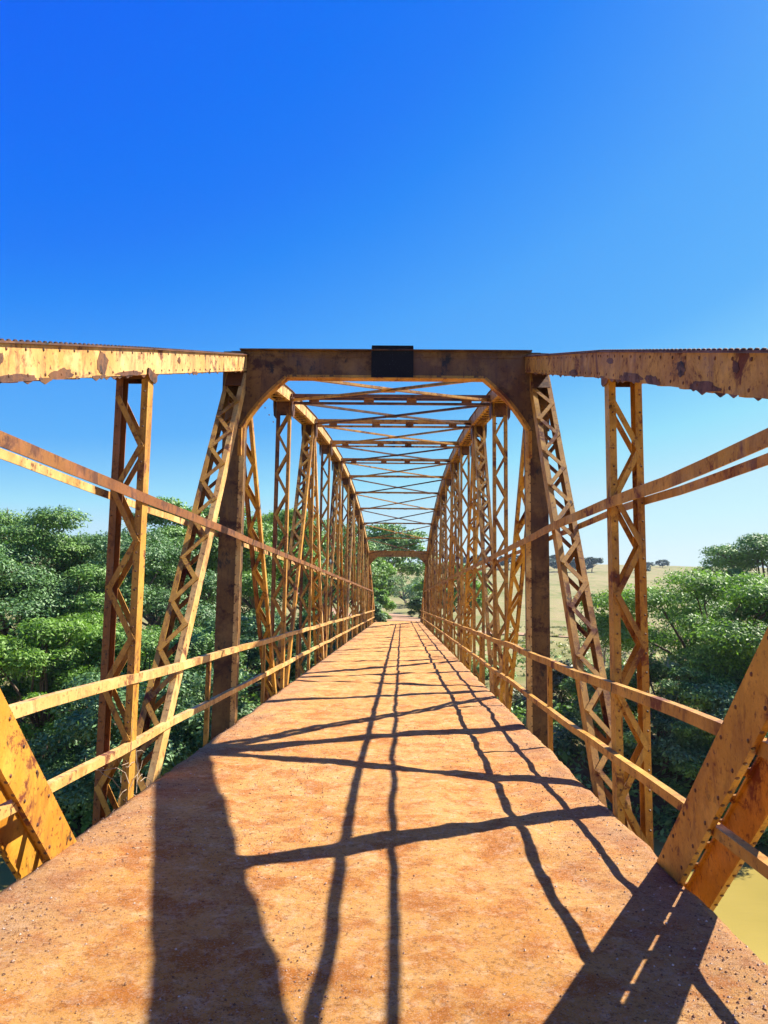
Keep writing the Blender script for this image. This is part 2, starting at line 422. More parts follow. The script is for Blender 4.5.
rnd = random.Random(4)
CW, CD = .34, .21
for sx in (-1, 1):
    x = XT*sx
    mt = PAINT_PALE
    # ---- top chord
    b = MB(); cov = MB(); bt = MB(); rv = MB()
    ND = list(NODES)
    if sx > 0: ND[2] = (2.4, 2.285)
    def NZ(y):
        for (a, za), (c, zc) in zip(ND, ND[1:]):
            if a <= y <= c: return za+(zc-za)*(y-a)/(c-a)
    for i in range(len(ND)-1):
        A, C = ND[i], ND[i+1]
        channel(b, A, C, x, CW, CD, .06, .012)
        a = Vector((x, *A)); c = Vector((x, *C)); d = (c-a).normalized(); up = Vector((1, 0, 0)).cross(d); L = (c-a).length
        cov.bar(a+up*(CD/2+.007)-d*.02, c+up*(CD/2+.007)+d*.02, (1, 0, 0), CW+.05, .012)
        n = int(L/.42)
        for j in range(n):
            p = a+d*(L*(j+.5)/n)-up*(CD/2+.006)
            bt.bar(p-Vector((CW/2-.03, 0, 0)), p+Vector((CW/2-.03, 0, 0)), d, .09, .010)
        if A[0] < 30 and C[0] > 0:
            n = int(L/.075)
            for j in range(n):
                for q in (-1, 1):
                    if A[0] > 12 and (j % 3): continue
                    rv.rivet(a+d*(L*(j+.5)/n)+up*(CD/2+.012)+Vector((q*(CW/2-.02), 0, 0)), up, .016, .014)
                    if A[0] < 12 and j % 3 == 0:
                        rv.rivet(a+d*(L*(j+.5)/n)-Vector((sx*(CW/2), 0, 0))+up*q*(CD/2-.03), (-sx, 0, 0), .012, .007)
    fl = MB(); fr = random.Random(12+sx); yy = 2.6
    while yy < 10.6:
        if noise.noise(Vector((yy*.9, sx*4, 0))) > -.08:
            z_ = NZ(yy)-CD/2*1.05; h_ = fr.uniform(.001, .005); w_ = fr.uniform(.05, .22)
            xx = x-sx*(CW/2-.006)+fr.uniform(-.006, .006)
            fl.poly([(yy, z_+.012), (yy+w_, z_+w_*.317+.012), (yy+w_*.8, z_+w_*.25-h_*fr.uniform(.4, 1)), (yy+w_*.4, z_-h_), (yy+w_*.1, z_-h_*.5)], x=xx, th=.006)
        yy += fr.uniform(.08, .30)
    # peeled, rusted patches on the inner face
    for (yc, v, ry, rz_) in ([(5.7, -.8, .30, .035), (5.2, -.8, .16, .035), (6.25, .35, .10, .022), (4.66, .1, .07, .045), (4.35, -.8, .20, .03), (7.6, -.8, .2, .03), (3.9, .3, .04, .03)] if sx > 0 else [(4.85, -.75, .17, .035), (5.5, -.1, .10, .07), (4.3, -.85, .22, .025), (6.1, -.85, .3, .02), (7.4, .2, .05, .03), (4.1, .2, .03, .03)]):
        pts = []
        for q in range(22):
            a_ = q/22*6.2832; rr_ = 1+.45*noise.noise(Vector((math.cos(a_)*1.6+yc*3, math.sin(a_)*1.6, sx*2)))+.25*noise.noise(Vector((math.cos(a_)*4+yc, math.sin(a_)*4, 3)))
            yy_ = yc+ry*math.cos(a_)*rr_; zo = max(-CD/2-.004, min(CD/2-.012, v*CD/2+rz_*math.sin(a_)*rr_))
            pts.append((yy_, NZ(yy_)+zo*1.048))
        fl.poly(pts, x=x-sx*(CW/2+.001), th=.003)
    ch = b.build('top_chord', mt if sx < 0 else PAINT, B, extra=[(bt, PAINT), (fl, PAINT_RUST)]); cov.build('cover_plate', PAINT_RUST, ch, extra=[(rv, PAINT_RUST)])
    # ---- bottom chord
    b = MB(); channel(b, (-7.6, ZB), (71.2, ZB), x, .30, .22, .06)
    b.build('bottom_chord', PAINT, B)
    # ---- heavy end struts
    for (A, C) in (((3.0, 2.36), (6.46, -1.05)), ((60.6, 2.36), (57.14, -1.05))):
        xh = sx*(1.905+.15)
        if A[0] < 20:
            A = (2.50, 2.32) if sx > 0 else (2.78, 2.36); C = (6.16, -1.05) if sx > 0 else (6.28, -1.05)
        b = MB(); channel(b, A, C, xh, .30, .27, .020, .014)
        b2 = MB(); a = Vector((xh, *A)); c = Vector((xh, *C)); d = (c-a).normalized(); up = Vector((1, 0, 0)).cross(d); L = (c-a).length
        for j in range(int(L/.28)-1):
            for q in (1,):
                p = a+d*(.3+.28*j)+up*q*.141
                b2.bar(p-Vector((.125, 0, 0)), p+Vector((.135, 0, 0)), d, .075, .010)
        rv = MB(); a = Vector((xh, *A)); c = Vector((xh, *C)); d = (c-a).normalized(); up = Vector((1, 0, 0)).cross(d)
        if A[0] < 20:
            n = int((c-a).length/.13)
            for j in range(n):
                for q in (-1, 1):
                    if (j+q) % 2: rv.rivet(a+d*(j+.5)*.13-Vector((sx*.15, 0, 0))+up*q*.095, (-sx, 0, 0), .013, .007)
                    for xx in (-1, 1): rv.rivet(a+d*(j+.5)*.13+Vector((xx*.14, 0, 0))+up*q*.135, up*q, .013, .007)
        b.build('end_strut', PAINT_ORANGE, B, extra=[(rv, PAINT_RUST), (b2, PAINT_ORANGE)])
    # ---- verticals
    x = XT*sx+.03
    for i, (y, z) in enumerate(NODES[1:-1]):
        if y in (10.8, 52.8): continue
        top = z-CD/2
        b = MB(); b2 = MB(); channel(b, (y, ZB), (y, top), x, .28, .14, .048, .010, (1,)); channel(b2, (y, ZB), (y, top), x, .28, .14, .048, .010, (-1,))
        rv = MB()
        if -3 < y < 20:
            zz = ZB+.2
            while zz < top:
                for q in (-1, 1): rv.rivet((x+q*.115, y-.085, zz), (0, -1, 0), .010, .007)
                zz += .155
        p = b.build('lattice_post', PAINT if i != 2 else (PAINT if sx < 0 else PAINT_ORANGE), B, extra=[(rv, PAINT_RUST), (b2, PAINT_WORN if sx < 0 else PAINT)])
        b = MB(); lacing(b, (y, ZB), (y, top), x, .28, .14, .40); b.build('lacing', PAINT, p)
        b = MB(); gusset(b, x, y, z-.12, CW, .44, .42) if y > 12 else gusset(b, x, y, top-.01, .285, .24, .09)
        gh = .07 if y < 8 else .26
        b.box(x-.11, x+.11, y-.075, y-.0815, top-gh, top-.01); b.box(x-.11, x+.11, y+.075, y+.0815, top-gh, top-.01)
        b.build('gusset_plate', PAINT_RUST, p)
    # ---- diagonals : warren pattern
    T = {round(y, 1): z for y, z in NODES}
    ds = []
    ds.append(((10.8, 4.9), (6.6, ZB)))
    yy = 10.8; k2 = 0
    while yy < 52:
        if k2 % 2 == 0: ds.append(((yy, T[round(yy, 1)]), (yy+P, ZB)))
        else: ds.append(((yy+P, T[round(yy+P, 1)]), (yy, ZB)))
        yy += P; k2 += 1
    ds.append(((52.8, 4.9), (57.0, ZB)))
    ds.append(((-1.8, 1.0), (2.4, ZB))); ds.append(((65.4, 1.0), (61.2, ZB)))
    for i, (A, C) in enumerate(ds):
        a = Vector(A); c = Vector(C); d = (c-a).normalized(); A2 = tuple(a+d*.12)
        heavy = (i == 0 or (A[0] == 19.2)) or i % 3 == 0
        Dp = .17 if heavy else .11; Wd = .27 if heavy else .22
        b = MB(); b2 = MB(); channel(b, A2, C, x, Wd, Dp, .05 if heavy else .042, .010, (1,)); channel(b2, A2, C, x, Wd, Dp, .05 if heavy else .042, .010, (-1,))
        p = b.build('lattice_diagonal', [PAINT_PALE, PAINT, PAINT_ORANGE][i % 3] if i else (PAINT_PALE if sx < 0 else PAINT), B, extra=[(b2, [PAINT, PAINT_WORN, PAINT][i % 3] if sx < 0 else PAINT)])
        b = MB(); lacing(b, A2, C, x, Wd, Dp, .30 if heavy else .38, .05, start=.3 if i else .42)
        b.build('lacing', PAINT, p)
        if i == 0:
            b = MB()
            for q in (-1, 1):
                up = Vector((1, 0, 0)).cross(Vector((0, d.x, d.y))); s = Vector((x, a.x, a.y)); D3 = Vector((0, d.x, d.y))
                b.bar(s+D3*.13+up*q*(Dp/2+.022), s+D3*.52+up*q*(Dp/2+.022), (1, 0, 0), .22, .010)
            b.build('gusset_plate', PAINT_RUST, p)
    # ---- rails
    def wob(y, s, amp): return  amp*noise.noise(Vector((y*.55, s*3.3, sx*5.0)))+amp*.4*noise.noise(Vector((y*1.9, s, sx)))
    def rail(name, xr, z, leg, y0, y1, mt, s, amp=.022, foot=.045):
        sag = lambda y: -.085*(1-sm(3.5, 8.5, y)) if (sx > 0 and s >= 3) else 0
        b = MB(); st = .7; yy = y0
        while yy < y1-.01:
            y2 = min(y1, yy+st)
            a = Vector((xr*sx+wob(yy, s, amp), yy, z+sag(yy)+wob(yy, s+1, amp))); c = Vector((xr*sx+wob(y2, s, amp), y2, z+sag(y2)+wob(y2, s+1, amp)))
            e = (c-a).normalized()*.004
            b.bar(a-e*0, c+e, (1, 0, 0), .010, leg)
            o = Vector((sx*(foot/2+.005), 0, leg/2-.005))
            b.bar(a+o-e*0, c+o+e, (1, 0, 0), foot, .010)
            yy = y2
        return b.build(name, mt, B)
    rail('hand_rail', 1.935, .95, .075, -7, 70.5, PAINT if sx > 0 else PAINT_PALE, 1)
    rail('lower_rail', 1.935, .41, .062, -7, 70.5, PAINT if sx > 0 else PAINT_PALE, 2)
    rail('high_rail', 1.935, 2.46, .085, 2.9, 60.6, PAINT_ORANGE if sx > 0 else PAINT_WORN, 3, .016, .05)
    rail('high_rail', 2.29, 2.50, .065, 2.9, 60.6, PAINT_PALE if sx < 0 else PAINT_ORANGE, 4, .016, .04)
    yy = -7+1.0
    for i in range(18):
        if i == 2: continue
        yy = -3.9+P*i+(.5 if i == 3 else 0)
        b = MB(); b.box(sx*1.96-.005, sx*1.96+.005, yy-.03, yy+.03, -.6, .97); b.box(sx*1.96+sx*.007, sx*1.96+sx*.055, yy+.02, yy+.03, -.6, .95)
        b.build('rail_post', PAINT, B)
# ---- portals
def portal_plate(b, rv, fy2, top, bot, face):
    if face < 0:
        xx = -2.2
        while xx < 2.2:
            rv.rivet((xx, fy2-.017, top-.035), (0, -1, 0), .012, .008)
            if abs(xx) < 1.3: rv.rivet((xx, fy2-.007, bot+.075), (0, -1, 0), .011, .008)
            xx += .105
        for xx in (-1.27, -.75, .75, 1.27):
            for q in range(3): rv.rivet((xx, fy2-.019, bot+.09+q*.085), (0, -1, 0), .011, .008)
        rs = random.Random(3)
        for s in (-1, 1):
            for q in range(9): rv.rivet((s*(1.55+.06*q), fy2-.007, 4.08+.0*q+.10*q), (0, -1, 0), .011, .008)
            for q in range(8): rv.rivet((s*(2.05), fy2-.007, 4.05+.11*q), (0, -1, 0), .011, .008)
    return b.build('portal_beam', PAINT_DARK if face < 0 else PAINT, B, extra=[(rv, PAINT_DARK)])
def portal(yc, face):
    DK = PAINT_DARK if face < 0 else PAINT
    fy = yc+face*.16
    for sx in (-1, 1):
        x = XT*sx; b = MB()
        b.box(x-.14, x+.14, fy-.006, fy+.006, ZB, 4.86)
        b.box(x-.14, x-.128, min(fy-face*.006, fy-face*.30), max(fy-face*.006, fy-face*.30), ZB, 4.86)
        b.box(x+.128, x+.14, min(fy-face*.006, fy-face*.30), max(fy-face*.006, fy-face*.30), ZB, 4.86)
        bp = b; b = MB()
        b.box(x-sx*.14-.035 if sx > 0 else x+.14-.035+0, x-sx*.14+.035 if sx > 0 else x+.14+.035, fy+face*.008, fy+face*.018, ZB, 4.0)
        rv = MB(); zz = 0
        while zz < 4.8 and face < 0:
            for q in (-1, 1): rv.rivet((x+q*.11, fy+face*.018 if q == -sx else fy+face*.006, zz), (0, face, 0), .011, .008)
            zz += .13
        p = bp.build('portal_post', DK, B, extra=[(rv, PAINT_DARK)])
        b.build('edge_angle', PAINT_PALE, p)
    xi = XT-.14
    b = MB(); fy2 = fy+face*.020
    # plate with curved knees
    top = 5.09; bot = 4.70
    def knee(s):
        pts = []
        for q in range(9):
            t = q/8; a = t*t*(3-2*t)
            # chamfer with rounded ends
            px = (xi) + (1.37-xi)*t; pz = 3.98+(bot-3.98)*t
            bulge = .05*math.sin(math.pi*t)
            pts.append((s*(px+bulge*.75), pz+bulge*.55))
        return pts
    R = knee(1); Lk = knee(-1)
    outl = [(-XT-.16, 3.98), (-xi, 3.98)] + Lk[1:] + list(reversed(R))[:-1] + [(xi, 3.98), (XT+.16, 3.98), (XT+.16, top), (-XT-.16, top)]
    b.poly(outl, y=fy2, th=.012)
    rv = MB(); pb = portal_plate(b, rv, fy2, top, bot, face)
    b = MB()
    inner = [(-xi, 3.60)] + Lk + list(reversed(R)) + [(xi, 3.60)]
    for (a, c) in zip(inner, inner[1:]):
        a3 = Vector((a[0], fy2-face*.0, a[1])); c3 = Vector((c[0], fy2, c[1]))
        b.bar(a3, c3, (0, 1, 0), .16, .012)
        d = (c3-a3).normalized(); u = Vector((0, 1, 0)).cross(d)
        if u.z < 0 and abs(u.z) > .1: u = -u
        if abs(d.x) < .01: u = Vector((1 if a[0] > 0 else -1, 0, 0))
        b.bar(a3+u*.03+Vector((0, face*.013, 0)), c3+u*.03+Vector((0, face*.013, 0)), u, .05, .010)
    b.build('flange', PAINT_ORANGE, pb)
    b = MB()
    b.box(-XT-.05, XT+.05, fy2+face*.007 if face > 0 else fy2-.017, fy2+.017 if face > 0 else fy2-.007, top-.075, top+.004)
    b.box(-XT+.08, XT-.08, fy2-.09, fy2+.09, top+.006, top+.018)
    for xx in (-1.27, -.75, .75, 1.27):
        b.box(xx-.03, xx+.03, fy2+face*.007 if face > 0 else fy2-.019, fy2+.019 if face > 0 else fy2-.007, bot+.03, top-.08)
    b.build('stiffener', DK, pb)
    if face < 0:
        b = MB(); b.box(-.19, .39, fy2-.062, fy2-.048, 4.70, 5.165)
        npl = b.build('name_plate', PLATE, pb); npl['label'] = 'dark blackened name plate'
        b = MB()
        for (x0, x1, z0, z1) in ((-.19, .39, 5.15, 5.168), (-.19, .39, 4.697, 4.715), (-.193, -.175, 4.715, 5.15), (.375, .393, 4.715, 5.15)):
            b.box(x0, x1, fy2-.069, fy2-.060, z0, z1)
        b.build('frame', PLATE, npl)
        b = MB()
        for xx in (-.12, .32):
            b.box(xx-.02, xx+.02, fy2-.0475, fy2-.0195, 4.74, 5.04)
        b.build('bracket', PAINT_RUST, npl)
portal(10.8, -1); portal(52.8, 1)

# ---- sway struts and bracing between the chords
tops = NODES[4:15]
for i, (y, z) in enumerate(tops[1:-1]):
    b = MB(); x0 = XT-CW/2+.002; zz = z+.02
    sp = .13 if i < 4 else .10
    for q in (-1, 1):
        b.box(-x0, x0, y+q*sp-.005, y+q*sp+.005, zz-.055, zz); b.box(-x0, x0, min(y+q*sp+.007*-q, y+q*sp-.055*q), max(y+q*sp-.007*q, y+q*sp-.055*q), zz-.055, zz-.045)
    if i < 4:
        b.box(-x0, x0, y-.035, y+.035, zz-.172, zz-.165); b.box(-x0, x0, y-.005, y+.005, zz-.163, zz-.125)
    p = b.build('sway_strut', PAINT_RUST if i < 1 else PAINT, B)
    b = MB()
    for xx in (-1.5, -.42, .42, 1.5):
        b.box(xx-.09, xx+.09, y-sp, y+sp, zz-.0655, zz-.0565)
        if i < 4: b.box(xx-.10, xx+.10, y-.0065, y-.0125, zz-.175, zz-.08)
    b.build('batten_plate', PAINT_WORN, p)
for i in range(len(tops)-1):
    (ya, za), (yb, zb) = tops[i], tops[i+1]
    for s in (-1, 1):
        b = MB(); x0 = XT-CW/2+.01; dz = -.03 if s > 0 else -.045+.0
        o = .0 if s > 0 else .022
        a = Vector((-s*x0, ya+.1, za-.10-o)); c = Vector((s*x0, yb-.1, zb-.10-o)); mdl = (a+c)/2-Vector((0, 0, .02))
        for u, v in ((a, mdl), (mdl, c)):
            b.bar(u, v, (0, 0, 1), .008, .055); b.bar(u+Vector((0, 0, .022)), v+Vector((0, 0, .022)), (0, 0, 1), .045, .007)
        if s > 0: b.box(-.12, .12, (ya+yb)/2-.12, (ya+yb)/2+.12, mdl.z-.0125, mdl.z-.005)
        b.build('lateral_brace', PAINT_RUST if i % 2 else PAINT, B)
# ---- floor system
for i in range(-1, 15):
    y = Y0+P*(i-2)
    b = MB(); b.box(-XT, XT, y-.006, y+.006, -.62, -.36); b.box(-XT, XT, y-.09, y+.09, -.635, -.621); b.box(-XT, XT, y-.09, y+.09, -.359, -.345)
    b.build('floor_beam', PAINT_RUST, B)
for x in (-1.5, -.5, .5, 1.5):
    b = MB(); b.box(x-.05, x+.05, YS+.2, YE-.2, -.344, -.172); b.build('stringer', PAINT_RUST, B)
b = MB()
yj = YS+.3
# abutments
for y0, y1, lb in ((-10.2, -7.9, 'concrete abutment holding the near end of the bridge'), (70.9, 73.0, 'concrete abutment holding the far end of the bridge')):
    b = MB(); b.box(-2.7, 2.7, y0, y1, -8, -1.2); b.box(-2.7, 2.7, y0 if y0 < 0 else y0+.5, y1-.5 if y0 < 0 else y1, -1.19, -.16)
    tag(b.build('abutment', CONC), lb, 'abutment')
for sx in (-1, 1):
    for y in (24.6, 46.2):
        pass

# gravel on the deck
rg = np.random.RandomState(5)
b = MB()
cnt = 0
while cnt < 30000:
    y = 2.4 + rg.rand()**1.7*12; x = (rg.rand()*2-1)*1.93
    edge = (abs(x)/1.93)**3
    patch = noise.noise(Vector((x*.8, y*.8, 11)))
    if rg.rand() > .06+.6*edge+max(0, patch)*1.8: continue
    r = .0020+.0060*rg.rand()**7*(1.2 if edge > .4 else 1)
    z = deckz(x, y)+r*.3; n0 = len(b.v)
    for dx, dy_, dz in ((1, 0, 0), (0, 1, 0), (-1, 0, 0), (0, -1, 0), (0, 0, .8), (0, 0, -.6)):
        j = .7+.6*rg.rand(); b.v.append((x+dx*r*j, y+dy_*r*j, z+dz*r*j))
    for q in range(4):
        b.f.append((n0+q, n0+(q+1) % 4, n0+4)); b.f.append((n0+(q+1) % 4, n0+q, n0+5))
    cnt += 1
tag(b.build('gravel', GRAVEL), 'loose reddish gravel strewn over the near deck', 'gravel', kind='stuff')
b = MB(); n0 = 0; ph = []
px, py = -.44, 3.0
for i in range(5):
    for j in range(8):
        a = j*math.pi/4; e = -math.pi/2+math.pi*i/4; r = .016*(1+.15*noise.noise(Vector((a, e, 1))))
        b.v.append((px+r*math.cos(a)*math.cos(e)*1.2, py+r*math.sin(a)*math.cos(e), deckz(px, py)+.008+r*.75*math.sin(e)))
for i in range(4):
    for j in range(8):
        b.f.append((i*8+j, i*8+(j+1) % 8, (i+1)*8+(j+1) % 8, (i+1)*8+j))
tag(b.build('stone', STONE, None, True), 'small pale stone lying in the shadow at the bottom of the photo', 'stone')

# dry vine tangled on left diagonal foot
b = MB(); rv_ = random.Random(9)
for i in range(16):
    p = Vector((-1.98+rv_.uniform(-.05, .05), 6.75+rv_.uniform(-.25, .3), rv_.uniform(-.25, .35))); pts = [p]
    d = Vector((rv_.uniform(-.3, .3), rv_.uniform(-.6, .6), rv_.uniform(.2, 1))).normalized()
    for q in range(6):
        d = (d+Vector((rv_.uniform(-.6, .6), rv_.uniform(-.7, .7), rv_.uniform(-.7, .6)))).normalized(); p = p+d*.09; p.x = min(-1.93, max(-2.25, p.x)); pts.append(p)
    b.tube(pts, [.004, .004, .0035, .003, .003, .002, .002], 4)
tag(b.build('dry_vine', TWIG), 'dry vine twigs tangled round the foot of the left diagonal', 'vine')

# ------------------------------------------------------------------ vegetation
def leaves(centers, radii, flat, n, size, rs, upbias=.6, name='crown', mt=None, parent=None):
    """n leaf sprays on and in the clusters; each spray = one bent leaf of two quads"""
    C = np.array(centers); R = np.array(radii); wgt = R**2; wgt = wgt/wgt.sum()
    idx = rs.choice(len(C), n, p=wgt)
    d = rs.normal(size=(n, 3)); d /= np.linalg.norm(d, axis=1)[:, None]
    d[:, 2] = np.where(rs.rand(n) < .62, np.abs(d[:, 2]), d[:, 2])
    rad = R[idx]*(rs.rand(n)**.33)*(.75+.45*rs.rand(n))
    p = C[idx]+d*rad[:, None]*np.array([1, 1, flat])
    nrm = d*.6+rs.normal(size=(n, 3))*.45+np.array([0, 0, upbias]); nrm /= np.linalg.norm(nrm, axis=1)[:, None]
    u = np.cross(nrm, rs.normal(size=(n, 3))); u /= np.linalg.norm(u, axis=1)[:, None]; v = np.cross(nrm, u)
    s = size*(.6+.8*rs.rand(n))[:, None]
    wv = .42
    V = np.empty((n, 6, 3))
    V[:, 0] = p-u*s*.5; V[:, 1] = p+v*s*wv*.5-nrm*s*.06; V[:, 2] = p-v*s*wv*.5-nrm*s*.06
    V[:, 3] = p+u*s*.5-nrm*s*.15; V[:, 4] = p+u*s*.12; V[:, 5] = p-u*s*.1+nrm*s*.02
    V = V[:, [0, 1, 3, 2]]
    me = bpy.data.meshes.new(name); me.vertices.add(n*4); me.vertices.foreach_set('co', V.reshape(-1))
    me.loops.add(n*4); me.loops.foreach_set('vertex_index', np.arange(n*4, dtype=np.int32))
    me.polygons.add(n); me.polygons.foreach_set('loop_start', np.arange(0, n*4, 4, dtype=np.int32)); me.polygons.foreach_set('loop_total', np.full(n, 4, dtype=np.int32))
    me.update(calc_edges=True); me.validate(); me.materials.append(mt)
    o = bpy.data.objects.new(name, me); COL.objects.link(o)
    if parent: o.parent = parent
    return o

TREEGROUP = {}
def tree(name, label, cat, x, y, top, R, kind, mt, seed, n, size, group, bark=BARK, lean=0):
    rs = np.random.RandomState(seed); zb = ground(x, y)-.15; H = top-zb
    root = empty(name, (x, y, zb)); tag(root, label, cat, group)
    cs, rr = [], []
    if kind == 'umbrella':       # layered pads on spreading limbs
        nc = 46
        for i in range(nc):
            a = rs.rand()*6.283; q = rs.rand()**.5; lv = rs.rand()
            r = R*q*(1-.25*lv); z = H*(.50+.42*lv)-.10*H*q*q*(1 if lv > .5 else .4)
            cs.append((r*math.cos(a), r*math.sin(a), z)); rr.append(R*(.16+.16*rs.rand()))
        flat = .42
    elif kind == 'parasol':
        nc = 26
        for i in range(nc):
            a = rs.rand()*6.283; q = rs.rand()**.5
            cs.append((R*q*math.cos(a), R*q*math.sin(a), H*(.80+.13*rs.rand()-.10*q*q))); rr.append(R*(.14+.15*rs.rand()))
        flat = .30
    elif kind == 'bush':
        nc = 30
        for i in range(nc):
            a = rs.rand()*6.283; e = rs.rand(); q = math.sqrt(max(0, 1-(e*.95)**2))*(.55+.45*rs.rand())
            cs.append((R*q*math.cos(a)*.85, R*q*math.sin(a)*.85, H*(.06+.78*e))); rr.append(R*(.18+.18*rs.rand()))
        flat = .75
    else:                        # full: broad rounded crown reaching low
        nc = 64
        for i in range(nc):
            a = rs.rand()*6.283; e = rs.rand()*1.15-.35; q = math.sqrt(max(0, 1-min(1, abs(e)/.98)**2))*(.5+.5*rs.rand()**.5)
            cs.append((R*q*math.cos(a), R*q*math.sin(a), H*(.46+.46*e))); rr.append(R*(.15+.15*rs.rand()))
        flat = .55
    b = MB(); tr = H*.022+.05; fork = H*(.34 if kind in ('umbrella', 'parasol') else .22)
    if kind == 'bush': fork = H*.08; tr = .05
    lp = [Vector((0, 0, -.3)), Vector((rs.normal()*.12, rs.normal()*.12, fork*.5)), Vector((rs.normal()*.25, rs.normal()*.25, fork))]
    b.tube(lp, [tr*1.35, tr, tr*.85], 8)
    order = rs.permutation(len(cs))[:18 if kind != 'bush' else 9]
    for i in order:
        c = Vector(cs[i]); s = lp[2]-Vector((0, 0, fork*.15*rs.rand())); m1 = s.lerp(c, .45)+Vector((rs.normal()*.2, rs.normal()*.2, (.12 if kind != 'parasol' else -.02)*(c-s).length*.6))
        m2 = s.lerp(c, .8)+Vector((rs.normal()*.15, rs.normal()*.15, .03*H))
        rd = tr*.5*(.6+.5*rs.rand()); b.tube([s, m1, m2, c], [rd, rd*.65, rd*.4, rd*.15], 5)
        for q in range(2):
            e = c+Vector((rs.normal(), rs.normal(), rs.normal()*.3)).normalized()*rr[i]*.7
            b.tube([m2, m2.lerp(e, .5)+Vector((0, 0, .05*R)), e], [rd*.35, rd*.22, rd*.08], 4)
    b.build('trunk', bark, root, True)
    leaves(cs, rr, flat, n, size, rs, .7, 'crown', mt, root)
    return root
def wx(px, d): return .26+(px-401.5)/F_PX*d
def wz(py, d): return 1.6+(603-py)/F_PX*d
GL = 'trees on the far bank left of the bridge'; GR = 'trees on the far bank right of the bridge'; GA = 'trees beyond the far end of the bridge'
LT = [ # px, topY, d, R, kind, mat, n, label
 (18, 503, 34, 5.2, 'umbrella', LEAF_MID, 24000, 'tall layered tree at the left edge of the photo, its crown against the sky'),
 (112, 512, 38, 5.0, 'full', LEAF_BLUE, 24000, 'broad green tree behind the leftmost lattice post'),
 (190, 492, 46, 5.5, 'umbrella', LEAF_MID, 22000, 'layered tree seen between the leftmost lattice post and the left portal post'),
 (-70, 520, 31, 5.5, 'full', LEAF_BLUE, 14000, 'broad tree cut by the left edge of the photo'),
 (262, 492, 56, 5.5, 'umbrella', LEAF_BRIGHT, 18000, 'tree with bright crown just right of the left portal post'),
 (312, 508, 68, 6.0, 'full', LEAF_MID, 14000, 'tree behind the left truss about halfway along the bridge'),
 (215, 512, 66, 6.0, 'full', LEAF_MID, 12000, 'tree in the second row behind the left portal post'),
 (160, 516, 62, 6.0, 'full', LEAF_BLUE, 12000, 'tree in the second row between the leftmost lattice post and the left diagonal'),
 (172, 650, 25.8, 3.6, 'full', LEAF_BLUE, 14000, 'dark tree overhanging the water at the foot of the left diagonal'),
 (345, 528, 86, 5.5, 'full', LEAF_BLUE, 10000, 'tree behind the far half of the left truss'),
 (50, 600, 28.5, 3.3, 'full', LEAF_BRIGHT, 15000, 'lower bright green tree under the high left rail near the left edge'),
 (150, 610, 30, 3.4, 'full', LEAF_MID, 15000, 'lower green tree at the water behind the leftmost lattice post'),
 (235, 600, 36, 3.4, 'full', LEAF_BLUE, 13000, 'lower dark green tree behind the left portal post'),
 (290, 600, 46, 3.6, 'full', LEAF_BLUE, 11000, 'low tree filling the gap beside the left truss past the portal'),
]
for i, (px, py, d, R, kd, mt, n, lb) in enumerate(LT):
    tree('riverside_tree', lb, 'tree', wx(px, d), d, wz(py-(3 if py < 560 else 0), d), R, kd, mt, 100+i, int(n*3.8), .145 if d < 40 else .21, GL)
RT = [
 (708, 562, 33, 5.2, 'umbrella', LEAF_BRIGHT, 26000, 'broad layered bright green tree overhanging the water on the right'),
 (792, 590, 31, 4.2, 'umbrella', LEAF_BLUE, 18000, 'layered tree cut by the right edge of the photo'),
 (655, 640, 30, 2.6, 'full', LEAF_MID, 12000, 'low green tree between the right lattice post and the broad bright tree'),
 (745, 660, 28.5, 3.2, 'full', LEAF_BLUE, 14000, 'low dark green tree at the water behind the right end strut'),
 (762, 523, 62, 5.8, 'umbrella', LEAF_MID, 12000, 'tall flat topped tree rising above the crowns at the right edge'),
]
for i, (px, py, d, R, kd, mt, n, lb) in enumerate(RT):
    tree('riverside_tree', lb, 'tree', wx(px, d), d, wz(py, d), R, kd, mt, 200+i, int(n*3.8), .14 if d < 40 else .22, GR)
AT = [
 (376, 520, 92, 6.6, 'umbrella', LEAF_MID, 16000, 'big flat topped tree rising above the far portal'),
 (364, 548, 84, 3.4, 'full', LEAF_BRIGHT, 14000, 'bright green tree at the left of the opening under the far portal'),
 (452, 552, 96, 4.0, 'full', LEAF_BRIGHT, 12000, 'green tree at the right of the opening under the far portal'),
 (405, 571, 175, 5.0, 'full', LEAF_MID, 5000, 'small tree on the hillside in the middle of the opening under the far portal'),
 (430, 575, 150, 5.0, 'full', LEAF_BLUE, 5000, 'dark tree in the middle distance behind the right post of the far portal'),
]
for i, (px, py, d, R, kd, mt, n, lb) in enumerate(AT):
    tree('roadside_tree', lb, 'tree', wx(px, d), d, wz(py, d), R, kd, mt, 300+i, n, .42, GA)
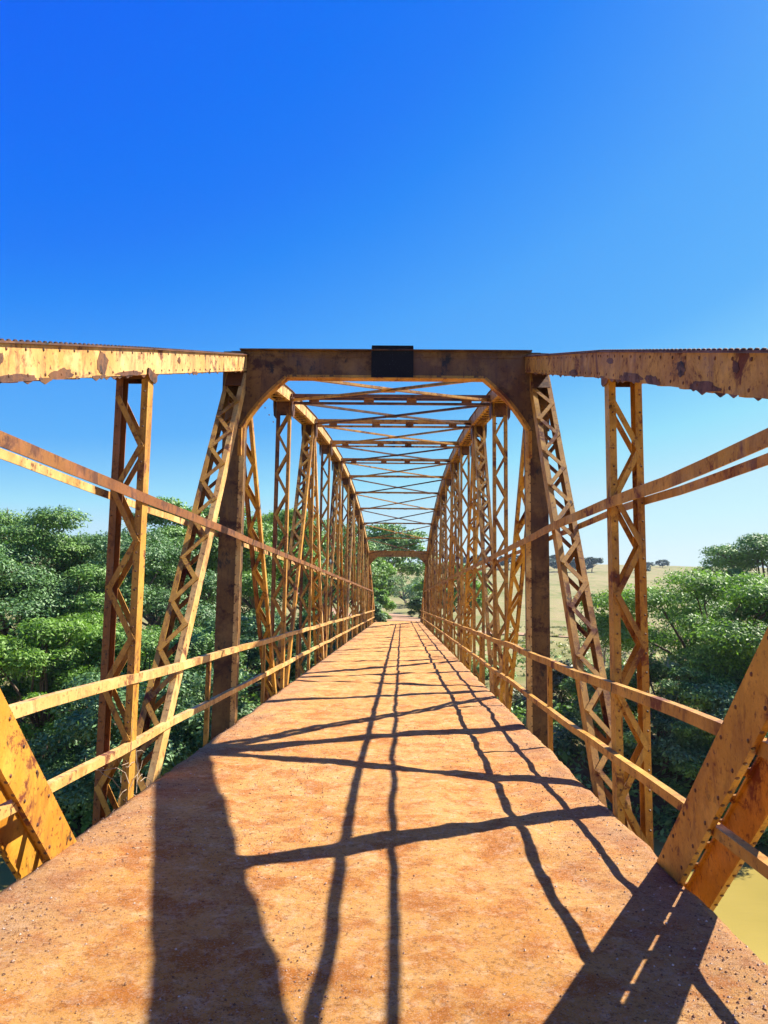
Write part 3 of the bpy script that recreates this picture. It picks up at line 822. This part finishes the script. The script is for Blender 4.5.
BU = [
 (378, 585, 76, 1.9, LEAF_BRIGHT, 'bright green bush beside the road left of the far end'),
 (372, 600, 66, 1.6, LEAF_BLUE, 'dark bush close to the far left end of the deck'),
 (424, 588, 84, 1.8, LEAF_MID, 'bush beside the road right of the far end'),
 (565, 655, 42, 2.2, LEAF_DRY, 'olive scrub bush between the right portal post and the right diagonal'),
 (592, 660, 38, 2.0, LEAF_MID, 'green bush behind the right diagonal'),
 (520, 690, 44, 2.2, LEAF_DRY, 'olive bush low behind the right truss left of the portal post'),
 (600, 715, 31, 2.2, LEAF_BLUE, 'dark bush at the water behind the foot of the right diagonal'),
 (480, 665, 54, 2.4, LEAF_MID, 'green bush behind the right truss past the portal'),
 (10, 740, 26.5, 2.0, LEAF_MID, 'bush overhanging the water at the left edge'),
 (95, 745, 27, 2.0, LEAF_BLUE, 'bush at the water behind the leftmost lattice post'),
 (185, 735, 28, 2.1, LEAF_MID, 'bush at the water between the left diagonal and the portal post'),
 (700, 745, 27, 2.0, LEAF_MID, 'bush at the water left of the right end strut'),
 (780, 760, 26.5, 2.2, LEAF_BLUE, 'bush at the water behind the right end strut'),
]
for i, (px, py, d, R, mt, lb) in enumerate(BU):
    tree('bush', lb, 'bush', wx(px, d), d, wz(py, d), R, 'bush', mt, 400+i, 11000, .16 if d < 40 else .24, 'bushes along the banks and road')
# bare tree on the right
def bare(x, y, top, seed, label):
    rs = random.Random(seed); zb = ground(x, y)-.1; root = empty('bare_tree', (x, y, zb)); tag(root, label, 'tree')
    b = MB(); H = top-zb
    def grow(p, d, L, r, lev):
        pts = [p]; rad = [r]
        for q in range(4):
            d = (d+Vector((rs.uniform(-.22, .22), rs.uniform(-.22, .22), rs.uniform(-.08, .14)))).normalized(); p = p+d*L/4; pts.append(p); rad.append(r*(1-.13*(q+1)))
        tb_ = T2 if lev else T1; tb_.tube(pts, rad, 5)
        if lev < 4:
            for q in range(3):
                i = rs.choice((2, 3, 4)); nd = (d+Vector((rs.uniform(-1, 1), rs.uniform(-1, 1), rs.uniform(-.1, .6)))).normalized(); grow(pts[i], nd, L*.62, r*.5, lev+1)
    T1, T2 = MB(), MB(); grow(Vector((0, 0, 0)), Vector((0, 0, 1)), H*.36, .10, 0)
    T1.build('trunk', BARKPALE, root, True); T2.build('branches', BARKPALE, root, True)
bare(wx(634, 40), 40, wz(556, 40), 5, 'leafless pale tree standing behind the right lattice post')
bare(wx(600, 46), 46, wz(590, 46), 8, 'smaller leafless tree between the right diagonal and lattice post')
# far trees on the crest
rs = np.random.RandomState(77)
far = []
for px in (455, 468, 480, 497, 508, 520, 533, 545, 556, 564, 572, 581, 590, 640, 647, 660, 800, 840):
    far.append((px, 330+rs.rand()*90, (3.4 if px < 601 else 2.2)+rs.rand()*2.2))
proto = {}
for i, (px, d, R) in enumerate(far):
    x = wx(px, d); zb = ground(x, d); hh = R*1.4
    if i % 5 not in proto or True:
        k = i % 4
        if k not in proto:
            proto[k] = tree('hillside_tree', 'x', 'tree', x, d, zb+hh, R, 'full' if k % 2 else 'umbrella', LEAF_FAR, 500+k, 2600, .9, 'x')
            proto[k]['R'] = R; o = proto[k]
        else:
            s = proto[k]; o = s.copy(); COL.objects.link(o)
            for c in s.children:
                c2 = c.copy(); COL.objects.link(c2); c2.parent = o
            o.location = (x, d, zb-.3); q = R/s['R']; o.scale = (q, q, q); o.rotation_euler.z = i*1.7
    o['group'] = 'small far trees along the hill crest'
    o['label'] = ('first', 'second', 'third', 'fourth', 'fifth', 'sixth', 'seventh', 'eighth', 'ninth', 'tenth', 'eleventh', 'twelfth', 'thirteenth', 'fourteenth', 'fifteenth', 'sixteenth', 'seventeenth', 'eighteenth', 'nineteenth', 'twentieth', 'twenty first', 'twenty second', 'twenty third', 'twenty fourth')[i] + ' from the left of the small dark trees along the far hill crest'
for k in proto.values():
    del k['R']
for o in COL.objects:
    if o.name.startswith('hillside_tree') and 'R' in o: del o['R']
# undergrowth on the banks: uncountable
cs, rr = [], []
rs = np.random.RandomState(31)
for i in range(1500):
    s = -1 if rs.rand() < .5 else 1
    y = 25.2+rs.rand()**1.3*46; x = s*(3.0+rs.rand()**1.2*28)
    if s > 0 and y > 45 and rs.rand() < .8: continue
    cs.append((x, y, ground(x, y)+.25)); rr.append(.45+.6*rs.rand())
u = leaves(cs, rr, .7, 60000, .30, rs, .6, 'undergrowth', LEAF_MID)
tag(u, 'low green undergrowth covering the river banks', 'undergrowth', kind='stuff')
cs, rr = [], []
for i in range(1500):
    x = rs.uniform(-30, 60); y = rs.uniform(46, 130)
    if abs(x) < 3.2: continue
    cs.append((x, y, ground(x, y)+.1)); rr.append(.25+.35*rs.rand())
u = leaves(cs, rr, .55, 30000, .30, rs, .2, 'grass', leaf_mat('dry_grass_tufts', [(.25, .24, .09), (.36, .33, .14), (.18, .23, .06)], .2))
tag(u, 'dry grass tufts dotting the pasture', 'grass', kind='stuff')

# ------------------------------------------------------------------ haze
HAZE_TOP = 36
hb = MB(); hb.box(-2700, 2700, -1400, 3000, -140, HAZE_TOP)
m, t = mat('pale_air'); k = N(t)
pv = k.n('ShaderNodeVolumePrincipled'); pv.inputs['Density'].default_value = .00022; pv.inputs['Color'].default_value = (.62, .78, 1, 1); pv.inputs['Anisotropy'].default_value = .2
o_ = k.n('ShaderNodeOutputMaterial'); k.l(pv.outputs[0], o_.inputs['Volume'])
hz = hb.build('haze', m); tag(hz, 'thin bluish air between the bridge and the far hill', 'haze', kind='stuff')
